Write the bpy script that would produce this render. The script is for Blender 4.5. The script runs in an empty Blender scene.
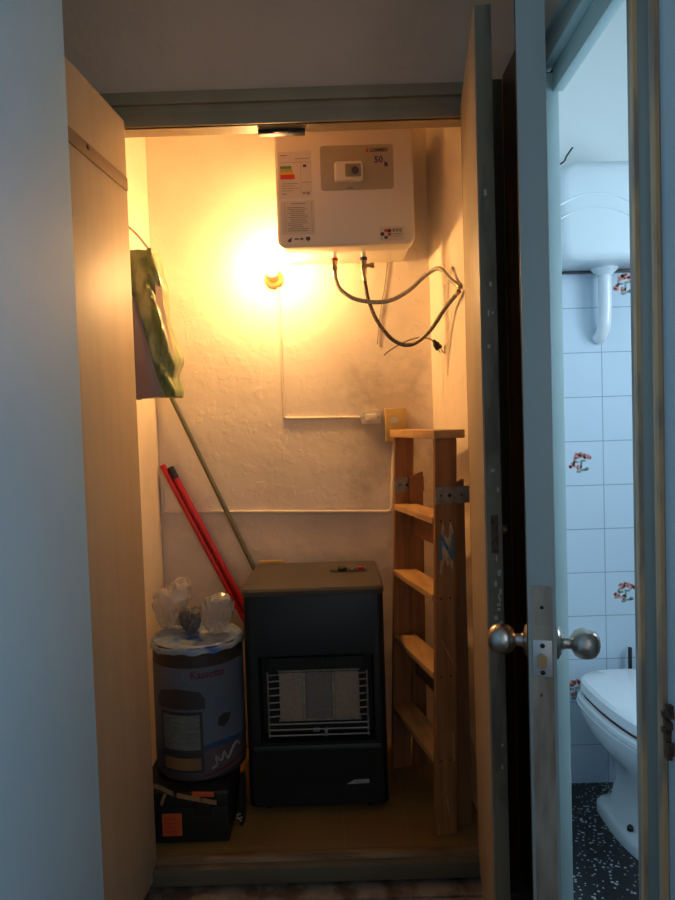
import bpy, bmesh, math, random
from mathutils import Vector, Matrix, noise
random.seed(7)
C = bpy.context.scene
COL = C.collection
PI = math.pi
V = Vector

# ------------------------------------------------------------------ materials
def mat(name, col, rough=.5, col2=None, scale=6, detail=4, stretch=(1, 1, 1), bump=0, bscale=40, metal=0,
        lo=.35, hi=.65, bdist=.002, coat=0, spec=.5):
    m = bpy.data.materials.new(name); m.use_nodes = True
    nt = m.node_tree; n = nt.nodes; l = nt.links
    b = n['Principled BSDF']
    b.inputs['Base Color'].default_value = (*col, 1)
    b.inputs['Roughness'].default_value = rough
    b.inputs['Metallic'].default_value = metal
    b.inputs['Specular IOR Level'].default_value = spec
    b.inputs['Coat Weight'].default_value = coat
    tc = n.new('ShaderNodeTexCoord'); mp = n.new('ShaderNodeMapping')
    mp.inputs['Scale'].default_value = stretch
    l.new(tc.outputs['Object'], mp.inputs['Vector'])
    if col2:
        t = n.new('ShaderNodeTexNoise'); t.inputs['Scale'].default_value = scale
        t.inputs['Detail'].default_value = detail
        r = n.new('ShaderNodeValToRGB')
        r.color_ramp.elements[0].position = lo; r.color_ramp.elements[0].color = (*col, 1)
        r.color_ramp.elements[1].position = hi; r.color_ramp.elements[1].color = (*col2, 1)
        l.new(mp.outputs[0], t.inputs['Vector']); l.new(t.outputs['Fac'], r.inputs['Fac'])
        l.new(r.outputs['Color'], b.inputs['Base Color'])
    if bump:
        t2 = n.new('ShaderNodeTexNoise'); t2.inputs['Scale'].default_value = bscale
        t2.inputs['Detail'].default_value = 5
        l.new(mp.outputs[0], t2.inputs['Vector'])
        bp = n.new('ShaderNodeBump'); bp.inputs['Strength'].default_value = bump
        bp.inputs['Distance'].default_value = bdist
        l.new(t2.outputs['Fac'], bp.inputs['Height']); l.new(bp.outputs['Normal'], b.inputs['Normal'])
    return m

def plaster(name, top, low_col=None, zsplit=.95, stain=None):
    """old painted plaster: lumpy trowel marks, an optional second colour below zsplit, an optional worn patch"""
    m = mat(name, top, .6, bump=0, spec=.35)
    nt = m.node_tree; n = nt.nodes; l = nt.links; b = n['Principled BSDF']
    tc = n['Texture Coordinate']; P = tc.outputs['Object']
    def noi(sc, det=4, rg=.5):
        t = n.new('ShaderNodeTexNoise'); t.inputs['Scale'].default_value = sc; t.inputs['Detail'].default_value = det
        t.inputs['Roughness'].default_value = rg
        l.new(P, t.inputs['Vector']); return t.outputs['Fac']
    def math_(op, a, bb):
        t = n.new('ShaderNodeMath'); t.operation = op; t.use_clamp = op == 'MULTIPLY_ADD'
        for i, x in enumerate((a, bb)):
            if hasattr(x, 'links'): l.new(x, t.inputs[i])
            else: t.inputs[i].default_value = x
        return t.outputs[0]
    def mix(f, a, bb):
        t = n.new('ShaderNodeMix'); t.data_type = 'RGBA'
        if hasattr(f, 'links'): l.new(f, t.inputs[0])
        else: t.inputs[0].default_value = f
        for s, x in ((t.inputs[6], a), (t.inputs[7], bb)):
            if hasattr(x, 'links'): l.new(x, s)
            else: s.default_value = (*x, 1)
        return t.outputs[2]
    def ramp(f, a, bb):
        t = n.new('ShaderNodeMapRange'); l.new(f, t.inputs[0])
        t.inputs[1].default_value = a; t.inputs[2].default_value = bb; return t.outputs[0]
    var = tuple(c * .88 for c in top)
    c = mix(ramp(noi(3.5), .4, .7), top, var)
    sep = n.new('ShaderNodeSeparateXYZ'); l.new(P, sep.inputs[0])
    if low_col:
        c = mix(ramp(sep.outputs['Z'], zsplit + .004, zsplit - .004), c, mix(ramp(noi(6), .4, .7), low_col, tuple(x * .85 for x in low_col)))
    if stain:
        (sx, sz, sr), sc = stain
        dx = math_('MULTIPLY', math_('ABSOLUTE', math_('SUBTRACT', sep.outputs['X'], sx), 0), 1)
        dz = math_('MULTIPLY', math_('ABSOLUTE', math_('SUBTRACT', sep.outputs['Z'], sz), 0), .55)
        d = math_('ADD', math_('MAXIMUM', dx, dz), math_('MULTIPLY', math_('SUBTRACT', noi(14, 6, .65), .5), .22))
        c = mix(math_('MULTIPLY', ramp(d, sr, sr * .45), .75), c, sc)
    l.new(c, b.inputs['Base Color'])
    h = math_('ADD', math_('MULTIPLY', ramp(noi(9, 3), .42, .62), .8), math_('MULTIPLY', noi(45, 5), .35))
    h = math_('ADD', h, math_('MULTIPLY', ramp(noi(22, 2), .55, .62), .35))
    bp = n.new('ShaderNodeBump'); bp.inputs['Strength'].default_value = .45; bp.inputs['Distance'].default_value = .0032
    l.new(h, bp.inputs['Height']); l.new(bp.outputs['Normal'], b.inputs['Normal'])
    return m

M = {}
M['closet_wall'] = plaster('closet plaster', (.91, .795, .64), (.80, .67, .53), .945, ((.2, 1.24, .17), (.52, .43, .34)))
M['side_wall'] = plaster('closet side plaster', (.91, .795, .64))
M['beige_wall'] = plaster('beige wall paint', (.72, .47, .33))
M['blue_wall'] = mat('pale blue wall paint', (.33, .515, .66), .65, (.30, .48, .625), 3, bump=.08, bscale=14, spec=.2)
M['blue_lit'] = mat('lit blue wall', (.62, .80, .93), .55, (.57, .74, .88), 3, bump=.1, bscale=14, spec=.3)  # wall blue lightened to paint in the bluish light falling on it
M['ceiling'] = mat('ceiling paint', (.7, .7, .68), .8)
M['casing'] = mat('olive grey casing paint', (.27, .20, .115), .45, (.32, .24, .145), 9, stretch=(1, 1, .25), bump=.25, bscale=30)
M['casing_dark'] = mat('brown varnished casing', (.085, .05, .026), .45, (.12, .075, .04), 7, stretch=(3, 3, .3), bump=.2, bscale=30)
M['plywood'] = mat('bare plywood', (.42, .32, .205), .5, (.47, .365, .24), 3.5, stretch=(5, 5, .5), bump=.10, bscale=20)
M['door_edge'] = mat('worn green grey door edge', (.235, .20, .135), .5, (.15, .12, .08), 22, stretch=(1, 1, .25), lo=.5, hi=.62, bump=.3, bscale=60)
M['batten'] = mat('stained batten', (.22, .13, .075), .5, (.24, .15, .085), 6, stretch=(6, 6, 1), bump=.15)
M['bath_door'] = mat('blue grey door paint', (.34, .40, .41), .4, (.30, .36, .365), 5, stretch=(2, 2, .4), bump=.12, bscale=25)
M['bath_frame'] = mat('pale blue gloss paint', (.40, .55, .58), .35, (.36, .50, .54), 4, bump=.1, bscale=20)
M['jamb'] = mat('worn grey jamb paint', (.38, .32, .26), .5, (.24, .185, .14), 12, stretch=(2, 2, .35), lo=.45, hi=.62, bump=.3, bscale=60)
M['jamb_grey'] = mat('grey jamb groove paint', (.20, .23, .235), .5, (.17, .19, .19), 8, stretch=(2, 2, .3), bump=.2)
M['jamb_warm'] = mat('warm lit worn jamb ridges', (.68, .40, .20), .5, (.30, .22, .16), 7, stretch=(3, 3, .8), lo=.45, hi=.62, bump=.35, bscale=70)  # orange brown paints the warm light caught by the worn ridges
M['rot'] = mat('splintered wood', (.16, .09, .05), .8, (.05, .03, .02), 60, bump=.8, bscale=90)
M['nickel'] = mat('brushed nickel', (.52, .49, .45), .28, metal=1, bump=.05, bscale=200)
M['latch'] = mat('latch plate steel', (.62, .65, .68), .35, metal=.7)
M['dark_metal'] = mat('dark metal', (.04, .04, .045), .4, metal=.6)
M['black'] = mat('black plastic', (.012, .012, .013), .4)
M['black_matt'] = mat('black matt', (.008, .008, .009), .75)
M['sill_wood'] = mat('worn sill wood', (.17, .10, .045), .6, (.33, .22, .12), 9, stretch=(.6, 3, 3), bump=.4, bscale=40)
M['sill_paint'] = mat('olive sill paint', (.115, .095, .062), .55, (.15, .125, .085), 8, stretch=(.4, 2, 2), bump=.25, bscale=30)
M['step_stone'] = mat('dusty step', (.20, .18, .155), .85, (.07, .05, .035), 15, detail=8, lo=.42, hi=.62, bump=.6, bscale=60)
M['closet_floor'] = mat('ochre floor tiles', (.30, .175, .055), .35, (.24, .135, .042), 5, bump=.08, bscale=12)
M['hall_floor'] = mat('hall floor', (.22, .19, .16), .6, (.10, .075, .055), 20, bump=.3)
M['enamel'] = mat('heater white enamel', (.66, .62, .55), .3, spec=.5)
M['enamel_rear'] = mat('heater housing white', (.82, .78, .70), .35)
M['panel_grey'] = mat('heater panel taupe', (.36, .33, .26), .4)
M['panel_lite'] = mat('heater dial surround', (.66, .61, .50), .4)
M['paper'] = mat('label paper', (.58, .54, .48), .6)
M['ink'] = mat('label ink', (.27, .24, .21), .7)
M['ink_dark'] = mat('dark ink', (.06, .05, .06), .6)
M['ink_navy'] = mat('navy ink', (.05, .04, .16), .6)
M['red'] = mat('red', (.55, .03, .03), .5)
M['grn'] = mat('label green', (.10, .26, .13), .6)
M['olive_ink'] = mat('label olive', (.36, .34, .09), .6)
M['ylw'] = mat('label orange', (.62, .37, .06), .6)
M['brass'] = mat('brass', (.55, .40, .22), .3, metal=.9)
M['hose_pale'] = mat('braided steel hose', (.48, .44, .36), .35, (.30, .27, .22), 160, metal=.55, bump=.3, bscale=300)
M['hose_dark'] = mat('dark braided hose', (.20, .16, .12), .4, (.07, .055, .04), 160, metal=.3, bump=.3, bscale=300)
M['cord_grey'] = mat('grey cord', (.33, .28, .23), .5)
M['socket'] = mat('bulb socket bakelite', (.62, .32, .10), .5)
M['conduit'] = mat('painted conduit', (.80, .70, .54), .5)
M['switch'] = mat('ivory switch', (.72, .66, .55), .4)
M['box_ochre'] = mat('ochre plywood box', (.62, .42, .14), .55, (.52, .33, .10), 10, bump=.15)
M['lad'] = mat('ladder pine', (.40, .18, .065), .5, (.27, .115, .04), 5, stretch=(9, 9, .7), bump=.15, bscale=20)
M['lad_rear'] = mat('ladder rear pine', (.34, .15, .055), .5, (.25, .105, .04), 5, stretch=(9, 9, .7), bump=.15, bscale=20)
M['lad_step'] = mat('ladder tread pine', (.60, .35, .14), .5, (.46, .25, .09), 5, stretch=(9, 1, 9), bump=.12, bscale=20)
M['worn_wood'] = mat('scraped pale wood', (.70, .46, .25), .6, (.43, .22, .085), 30, lo=.4, hi=.6)
M['blue_ink'] = mat('faded blue paint', (.03, .20, .34), .6, (.30, .24, .17), 90, lo=.52, hi=.66)
M['plate'] = mat('tarnished steel plate', (.36, .33, .27), .5, (.22, .20, .16), 40, metal=.15, bump=.25, bscale=90)
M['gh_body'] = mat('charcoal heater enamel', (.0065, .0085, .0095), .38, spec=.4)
M['gh_top'] = mat('warm lit heater top', (.075, .062, .046), .32, (.065, .054, .04), 8)  # brown tint paints the warm light reflected by the dark top
M['gh_dark'] = mat('heater firebox black', (.010, .010, .010), .6)
M['burner'] = mat('ceramic burner', (.34, .27, .20), .8, (.27, .215, .16), 90, bump=.4, bscale=220)
M['burner_mid'] = mat('ceramic burner middle', (.20, .185, .165), .8, (.17, .155, .14), 90, bump=.4, bscale=220)
M['chrome'] = mat('guard wire chrome', (.42, .42, .42), .3, metal=.85)
M['silver'] = mat('silver plate', (.55, .55, .55), .35, metal=.5)
M['red_pole'] = mat('red enamelled pole', (.52, .012, .018), .3, spec=.5)
M['grey_pole'] = mat('grey green pole', (.16, .15, .105), .45)
M['bag_green'] = mat('green plastic carrier', (.15, .21, .07), .3, (.36, .41, .18), 9, stretch=(2.6, 2.6, .6), lo=.47, hi=.63, bump=.35, bscale=14)
M['bag_grey'] = mat('grey bag side', (.21, .185, .20), .4, bump=.3, bscale=12)
M['bag_pale'] = mat('pale pink print', (.72, .52, .36), .4)
M['strap_pale'] = mat('pale strap', (.70, .62, .45), .5)
M['bin_band'] = mat('dark tin band', (.035, .028, .025), .45)
M['bin_print'] = mat('pale blue print', (.085, .115, .155), .38, (.115, .145, .185), 6, bump=.2, bscale=16)
M['bin_low'] = mat('mauve print', (.075, .055, .062), .4, (.10, .075, .08), 9)
M['bin_blue'] = mat('blue stripe print', (.02, .065, .15), .4)
M['bin_image'] = mat('printed heater', (.035, .035, .042), .4)
M['bin_window'] = mat('printed grille', (.16, .19, .18), .5, (.10, .115, .11), 30, stretch=(1, 1, 6))
M['bin_flame'] = mat('printed glow', (.30, .15, .06), .5, (.20, .11, .05), 8)
M['bin_grey'] = mat('printed grey line', (.16, .14, .16), .5)
M['maroon'] = mat('maroon lettering', (.13, .012, .03), .5)
M['bin_script'] = mat('pale script', (.26, .22, .24), .5)
M['liner'] = mat('crumpled blue liner', (.20, .26, .34), .3, (.03, .13, .42), 12, lo=.52, hi=.62, bump=.6, bscale=25)
M['tool_black'] = mat('black toolbox plastic', (.010, .010, .011), .45)
M['orange'] = mat('orange label', (.62, .10, .018), .6, (.52, .075, .015), 30)
M['tan_strap'] = mat('tan webbing', (.34, .19, .08), .7, (.26, .14, .06), 40)
M['tank'] = mat('cistern plastic', (.62, .72, .78), .3)
M['porcelain'] = mat('white porcelain', (.70, .76, .80), .14, coat=.3)
M['grey_gap'] = mat('lid gap shade', (.10, .04, .035), .7)  # dark colour painting the shade between seat and lid
M['petal'] = mat('red petal glaze', (.55, .13, .12), .3, (.62, .30, .27), 120)
M['petal_lite'] = mat('pink petal glaze', (.64, .36, .33), .3, (.55, .22, .20), 120)
M['leaf'] = mat('green leaf glaze', (.13, .24, .20), .3, (.20, .30, .27), 90)
M['upper_white'] = mat('white bathroom paint', (.66, .74, .76), .6, bump=.15, bscale=16)

def plastic(name, col, f):
    m = bpy.data.materials.new(name); m.use_nodes = True
    n = m.node_tree.nodes; l = m.node_tree.links; b = n['Principled BSDF']
    b.inputs['Base Color'].default_value = (*col, 1); b.inputs['Roughness'].default_value = .18
    t = n.new('ShaderNodeTexNoise'); t.inputs['Scale'].default_value = 9; t.inputs['Detail'].default_value = 5
    mr = n.new('ShaderNodeMapRange'); mr.inputs[1].default_value = 85; mr.inputs[2].default_value = .7
    mr.inputs[3].default_value = f * .35; mr.inputs[4].default_value = min(1, f * 1.7)
    tc = n.new('ShaderNodeTexCoord'); l.new(tc.outputs['Object'], t.inputs['Vector'])
    l.new(t.outputs['Fac'], mr.inputs[0]); l.new(mr.outputs[0], b.inputs['Alpha'])
    return m
M['clear_bag'] = plastic('clear crumpled plastic', (.55, .50, .44), .30)

def emit(name, col, s):
    m = bpy.data.materials.new(name); m.use_nodes = True
    b = m.node_tree.nodes['Principled BSDF']
    b.inputs['Emission Color'].default_value = (*col, 1); b.inputs['Emission Strength'].default_value = s
    b.inputs['Base Color'].default_value = (.9, .85, .7, 1)
    return m
M['bulb'] = emit('glowing bulb', (1, .55, .20), 420)

def tiles():
    m = mat('white blue wall tiles', (.50, .62, .73), .2)
    n = m.node_tree.nodes; l = m.node_tree.links; b = n['Principled BSDF']
    tc = n['Texture Coordinate']; s = n.new('ShaderNodeSeparateXYZ'); l.new(tc.outputs['Object'], s.inputs[0])
    def line(o, off):
        a = n.new('ShaderNodeMath'); a.operation = 'ADD'; l.new(o, a.inputs[0]); a.inputs[1].default_value = -off + 16
        f = n.new('ShaderNodeMath'); f.operation = 'MODULO'; l.new(a.outputs[0], f.inputs[0]); f.inputs[1].default_value = .16
        g = n.new('ShaderNodeMath'); g.operation = 'LESS_THAN'; l.new(f.outputs[0], g.inputs[0]); g.inputs[1].default_value = .0032
        return g.outputs[0]
    mx = n.new('ShaderNodeMath'); mx.operation = 'MAXIMUM'
    l.new(line(s.outputs['X'], .9585), mx.inputs[0]); l.new(line(s.outputs['Z'], 1.1825), mx.inputs[1])
    mi = n.new('ShaderNodeMix'); mi.data_type = 'RGBA'; l.new(mx.outputs[0], mi.inputs[0])
    mi.inputs[6].default_value = (.50, .62, .73, 1); mi.inputs[7].default_value = (.27, .35, .43, 1)
    l.new(mi.outputs[2], b.inputs['Base Color'])
    bp = n.new('ShaderNodeBump'); bp.inputs['Strength'].default_value = .4; bp.inputs['Distance'].default_value = .002; bp.invert = True
    l.new(mx.outputs[0], bp.inputs['Height']); l.new(bp.outputs['Normal'], b.inputs['Normal'])
    return m
M['tiles'] = tiles()

def floor_grid(m, size, ox, oy, col):
    n = m.node_tree.nodes; l = m.node_tree.links; b = n['Principled BSDF']
    src = b.inputs['Base Color'].links[0].from_socket
    tc = n['Texture Coordinate']; s = n.new('ShaderNodeSeparateXYZ'); l.new(tc.outputs['Object'], s.inputs[0])
    outs = []
    for o, off in ((s.outputs['X'], ox), (s.outputs['Y'], oy)):
        a = n.new('ShaderNodeMath'); a.operation = 'ADD'; l.new(o, a.inputs[0]); a.inputs[1].default_value = size * 50 - off
        f = n.new('ShaderNodeMath'); f.operation = 'MODULO'; l.new(a.outputs[0], f.inputs[0]); f.inputs[1].default_value = size
        g = n.new('ShaderNodeMath'); g.operation = 'LESS_THAN'; l.new(f.outputs[0], g.inputs[0]); g.inputs[1].default_value = .004
        outs.append(g.outputs[0])
    mx = n.new('ShaderNodeMath'); mx.operation = 'MAXIMUM'; l.new(outs[0], mx.inputs[0]); l.new(outs[1], mx.inputs[1])
    mi = n.new('ShaderNodeMix'); mi.data_type = 'RGBA'; l.new(mx.outputs[0], mi.inputs[0]); l.new(src, mi.inputs[6])
    mi.inputs[7].default_value = (*col, 1); l.new(mi.outputs[2], b.inputs['Base Color'])
floor_grid(M['closet_floor'], .2, -.022, 2.0, (.30, .19, .08))

def terrazzo():
    m = mat('black terrazzo', (.012, .013, .016), .3)
    n = m.node_tree.nodes; l = m.node_tree.links; b = n['Principled BSDF']; tc = n['Texture Coordinate']
    v = n.new('ShaderNodeTexVoronoi'); v.inputs['Scale'].default_value = 75; l.new(tc.outputs['Object'], v.inputs['Vector'])
    t = n.new('ShaderNodeTexNoise'); t.inputs['Scale'].default_value = 28; l.new(tc.outputs['Object'], t.inputs['Vector'])
    s = n.new('ShaderNodeMath'); s.operation = 'MULTIPLY'; l.new(t.outputs['Fac'], s.inputs[0]); s.inputs[1].default_value = .52
    g = n.new('ShaderNodeMath'); g.operation = 'LESS_THAN'; l.new(v.outputs['Distance'], g.inputs[0]); l.new(s.outputs[0], g.inputs[1])
    mi = n.new('ShaderNodeMix'); mi.data_type = 'RGBA'; l.new(g.outputs[0], mi.inputs[0])
    mi.inputs[6].default_value = (.014, .015, .018, 1); mi.inputs[7].default_value = (.40, .42, .44, 1)
    l.new(mi.outputs[2], b.inputs['Base Color']); return m
M['terrazzo'] = terrazzo()

# ------------------------------------------------------------------ mesh helpers (all in world coordinates)
def B(): return bmesh.new()

def hexa(bm, c, u, v, w, bev=0, seg=2):
    """box from a corner c and three edge vectors"""
    c, u, v, w = V(c), V(u), V(v), V(w)
    t = bmesh.new()
    vs = [t.verts.new(c + u * i + v * j + w * k) for k in (0, 1) for j in (0, 1) for i in (0, 1)]
    for f in ((0, 2, 3, 1), (4, 5, 7, 6), (0, 1, 5, 4), (2, 6, 7, 3), (0, 4, 6, 2), (1, 3, 7, 5)):
        t.faces.new([vs[i] for i in f])
    bmesh.ops.recalc_face_normals(t, faces=t.faces)
    if bev: bmesh.ops.bevel(t, geom=list(t.edges), offset=bev, segments=seg, affect='EDGES', profile=.6)
    merge(bm, t); return bm

def merge(bm, t):
    me = bpy.data.meshes.new('tmp'); t.to_mesh(me); t.free(); bm.from_mesh(me); bpy.data.meshes.remove(me)

def box(bm, x0, x1, y0, y1, z0, z1, bev=0, seg=2):
    return hexa(bm, (x0, y0, z0), (x1 - x0, 0, 0), (0, y1 - y0, 0), (0, 0, z1 - z0), bev, seg)

def prism(bm, pts, d, bev=0, seg=2, only=None):
    """closed polygon of 3-D points extruded by vector d"""
    t = bmesh.new(); d = V(d)
    a = [t.verts.new(V(p)) for p in pts]; b = [t.verts.new(V(p) + d) for p in pts]
    t.faces.new(a); t.faces.new(b[::-1])
    n = len(pts)
    for i in range(n): t.faces.new((a[i], b[i], b[(i + 1) % n], a[(i + 1) % n]))
    bmesh.ops.recalc_face_normals(t, faces=t.faces)
    if bev: bmesh.ops.bevel(t, geom=list(t.edges), offset=bev, segments=seg, affect='EDGES')
    merge(bm, t); return bm

def smooth_path(pts, n=8):
    P = [V(p) for p in pts]; out = []
    Q = [P[0] * 2 - P[1]] + P + [P[-1] * 2 - P[-2]]
    for i in range(1, len(Q) - 2):
        for k in range(n):
            t = k / n; a, b, c, d = Q[i - 1:i + 3]
            out.append(.5 * ((2 * b) + (c - a) * t + (2 * a - 5 * b + 4 * c - d) * t * t + (3 * b - a - 3 * c + d) * t ** 3))
    return out + [P[-1]]

def tube(bm, pts, r, n=10):
    P = [V(p) for p in pts]; R = r if isinstance(r, (list, tuple)) else [r] * len(P)
    up = None; rings = []
    for i, p in enumerate(P):
        t = (P[min(i + 1, len(P) - 1)] - P[max(i - 1, 0)]).normalized()
        if up is None: up = t.orthogonal().normalized()
        up = (up - t * up.dot(t)).normalized(); s = t.cross(up)
        rings.append([bm.verts.new(p + (up * math.cos(2 * PI * k / n) + s * math.sin(2 * PI * k / n)) * R[i]) for k in range(n)])
    for a, b in zip(rings, rings[1:]):
        for k in range(n): bm.faces.new((a[k], a[(k + 1) % n], b[(k + 1) % n], b[k]))
    bm.faces.new(rings[0][::-1]); bm.faces.new(rings[-1]); return bm

def loft(bm, rings, cap0=True, cap1=True):
    rs = [[bm.verts.new(V(p)) for p in r] for r in rings]; n = len(rs[0])
    for a, b in zip(rs, rs[1:]):
        for k in range(n): bm.faces.new((a[k], a[(k + 1) % n], b[(k + 1) % n], b[k]))
    if cap0: bm.faces.new(rs[0][::-1])
    if cap1: bm.faces.new(rs[-1])
    return bm

def lathe(bm, o, axis, prof, n=24):
    """prof: (radius, height along axis)"""
    o, a = V(o), V(axis).normalized(); u = a.orthogonal().normalized(); w = a.cross(u)
    rings = [[o + a * h + (u * math.cos(2 * PI * k / n) + w * math.sin(2 * PI * k / n)) * max(r, 1e-4) for k in range(n)] for r, h in prof]
    return loft(bm, rings)

def rrect(x0, x1, z0, z1, r, y, n=5, corners=(1, 1, 1, 1)):
    """rounded rectangle in an XZ plane (corner order: bottom-left, bottom-right, top-right, top-left)"""
    pts = []
    for i, (cx, cz, a0) in enumerate(((x0, z0, PI), (x1, z0, 1.5 * PI), (x1, z1, 0), (x0, z1, .5 * PI))):
        rr = r if corners[i] else .0005
        ccx = cx + rr if cx == x0 else cx - rr; ccz = cz + rr if cz == z0 else cz - rr
        for k in range(n + 1):
            a = a0 + .5 * PI * k / n; pts.append((ccx + rr * math.cos(a), y, ccz + rr * math.sin(a)))
    return pts

def plate(bm, x0, x1, z0, z1, y, t, r=.004):
    """thin rounded plate standing in an XZ plane with its front at y and its back at y+t"""
    return prism(bm, rrect(x0, x1, z0, z1, r, y, 4), (0, t, 0))

ORG = {}
def obj(name, bm, m, parent=None, at=None, sharp=32, kind=None, label=None, cat=None, group=None):
    bmesh.ops.remove_doubles(bm, verts=bm.verts, dist=1e-6)
    bmesh.ops.recalc_face_normals(bm, faces=bm.faces)
    for f in bm.faces: f.smooth = True
    for e in bm.edges:
        if len(e.link_faces) == 2 and e.calc_face_angle(0) > math.radians(sharp): e.smooth = False
    if parent is not None: off = ORG[parent.name]
    elif at is not None: off = V(at)
    elif kind == 'structure': off = V((0, 0, 0))
    else:
        xs = [v.co for v in bm.verts]
        off = V(((min(c.x for c in xs) + max(c.x for c in xs)) / 2, (min(c.y for c in xs) + max(c.y for c in xs)) / 2, min(c.z for c in xs)))
    for v in bm.verts: v.co -= off
    me = bpy.data.meshes.new(name); bm.to_mesh(me); bm.free()
    me.materials.append(M[m] if isinstance(m, str) else m)
    o = bpy.data.objects.new(name, me); COL.objects.link(o)
    if parent is not None: o.parent = parent
    else: o.location = off
    ORG[o.name] = off.copy()
    if kind: o['kind'] = kind
    if label: o['label'] = label
    if cat: o['category'] = cat
    if group: o['group'] = group
    return o

def thing(name, label, cat, at, group=None):
    o = bpy.data.objects.new(name, None); COL.objects.link(o); o.location = at; o.empty_display_size = .05
    o['label'] = label; o['category'] = cat
    if group: o['group'] = group
    ORG[o.name] = V(at); return o

def struct(name, bm, m, label=None, sharp=32):
    return obj(name, bm, m, kind='structure', label=label, sharp=sharp)

def text_bm(s, size, fn, depth=.0006, shear=0, sx=1, bold=0):
    """lettering as a bmesh; fn maps (u, v, w) in text space (origin at text centre) to a world point"""
    cu = bpy.data.curves.new('lettering', 'FONT'); cu.body = s; cu.size = size; cu.extrude = depth / 2; cu.shear = shear
    cu.offset = bold
    cu.align_x = 'CENTER'; cu.align_y = 'CENTER'; cu.resolution_u = 2
    o = bpy.data.objects.new('lettering', cu); COL.objects.link(o)
    me = bpy.data.meshes.new_from_object(o.evaluated_get(bpy.context.evaluated_depsgraph_get()))
    bpy.data.objects.remove(o); bpy.data.curves.remove(cu)
    bm = bmesh.new(); bm.from_mesh(me); bpy.data.meshes.remove(me)
    for v in bm.verts: v.co = V(fn(v.co.x * sx, v.co.y, v.co.z))
    return bm

# ------------------------------------------------------------------ setting
# closet shell
bm = B(); box(bm, -.8, .48, 2.65, 2.75, -.2, 2.72); struct('wall_back', bm, 'closet_wall', 'pale plaster back wall of the closet')
bm = B(); box(bm, -.80, -.705, 2.035, 2.65, -.2, 2.72); struct('wall_closet_left', bm, 'side_wall', 'plaster side wall of the closet, left')
bm = B(); prism(bm, [(.427, 2.035, -.2), (.375, 2.65, -.2), (.50, 2.65, -.2), (.50, 2.035, -.2)], (0, 0, 2.92)); struct('wall_closet_right', bm, 'side_wall', 'plaster side wall of the closet, right')
bm = B(); box(bm, -.705, .42, 2.035, 2.65, 2.62, 2.72); struct('ceiling_closet', bm, 'ceiling', 'ceiling of the closet')
bm = B(); box(bm, -.705, .42, 1.985, 2.65, -.14, 0); struct('floor_closet', bm, 'closet_floor', 'ochre tiled floor of the closet')
# front wall with the closet opening
bm = B(); box(bm, -1.1, -.622, 1.985, 2.035, -.14, 2.72); box(bm, .402, .57, 1.985, 2.035, -.14, 2.72); box(bm, -.622, .402, 1.985, 2.035, 2.17, 2.72)
struct('wall_front', bm, 'beige_wall', 'beige wall above and beside the closet opening')
# closet casing: two stepped boards over the opening, jamb linings
bm = B()
box(bm, -.70, .43, 1.962, 1.985, 2.203, 2.238, .003)
box(bm, -.70, .43, 1.972, 1.985, 2.180, 2.203, .002)
box(bm, -.70, .43, 1.967, 1.985, 2.142, 2.180, .003)
box(bm, -.622, .402, 1.972, 2.035, 2.142, 2.17)
struct('trim_1', bm, 'casing', 'olive grey stepped head casing over the closet')
bm = B()
box(bm, -.70, -.612, 1.97, 1.985, -.08, 2.142, .002); box(bm, -.622, -.612, 1.972, 2.035, 0, 2.142)
struct('trim_2', bm, 'casing', 'closet casing on the left jamb')
bm = B()
box(bm, .392, .43, 1.972, 1.985, -.08, 2.142, .002); box(bm, .43, .462, 1.962, 1.985, -.08, 2.245, .004); box(bm, .462, .50, 1.968, 1.985, -.08, 2.245, .003)
box(bm, .392, .402, 1.985, 2.035, 0, 2.142)
struct('trim_3', bm, 'casing_dark', 'brown closet casing behind the open right leaf')
bm = B(); box(bm, .505, .54, 1.74, 1.985, -.08, 2.262, .003); box(bm, .515, .54, 1.722, 1.74, -.08, 2.262, .003)
struct('trim_4', bm, 'casing_dark', 'dark brown boarding between the closet and the bathroom door')
# sill and step
bm = B(); box(bm, -.60, .40, 1.952, 1.985, -.03, .0, .004)
struct('trim_5', bm, 'sill_wood', 'worn bare wood edge of the closet sill')
bm = B(); box(bm, -.66, .44, 1.925, 1.985, -.062, -.012, .005); struct('trim_6', bm, 'sill_paint', 'olive painted sill board below the closet floor')
bm = B(); box(bm, -.8, .54, 1.87, 1.985, -.16, -.072, .006); struct('trim_7', bm, 'step_stone', 'dusty flaking step under the sill')
# hall
bm = B(); box(bm, -1.1, .585, -1.6, 1.985, -.22, -.08); struct('floor', bm, 'hall_floor', 'hall floor')
bm = B(); box(bm, -1.1, .60, -1.6, 2.0, 2.72, 2.8); struct('ceiling', bm, 'ceiling', 'hall ceiling')
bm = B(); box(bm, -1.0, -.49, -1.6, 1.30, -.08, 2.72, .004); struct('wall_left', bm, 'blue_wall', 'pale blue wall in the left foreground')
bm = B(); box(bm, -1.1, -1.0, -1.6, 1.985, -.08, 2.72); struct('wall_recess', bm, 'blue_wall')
bm = B(); box(bm, .54, .57, .55, 1.118, -.08, 2.72); box(bm, .54, .57, -1.6, -.55, -.08, 2.72)
box(bm, .54, .57, -.55, .55, -.08, .75); box(bm, .54, .57, -.55, .55, 2.1, 2.72)
box(bm, .54, .57, 1.72, 1.985, -.08, 2.72); box(bm, .54, .57, 1.135, 1.72, 2.262, 2.72)
struct('wall_right', bm, 'blue_lit', 'pale blue wall beside the bathroom doorway')
# unseen window frame added in the right wall for the hall fill light, behind the viewpoint
bm = B()
for y0, y1, z0, z1 in ((-.55, -.51, .75, 2.1), (.51, .55, .75, 2.1), (-.51, .51, .75, .79), (-.51, .51, 2.06, 2.1), (-.02, .02, .79, 2.06)):
    box(bm, .545, .58, y0, y1, z0, z1, .003)
struct('fill_frame', bm, 'bath_frame', 'unseen window frame added around the hall fill light')
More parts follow.
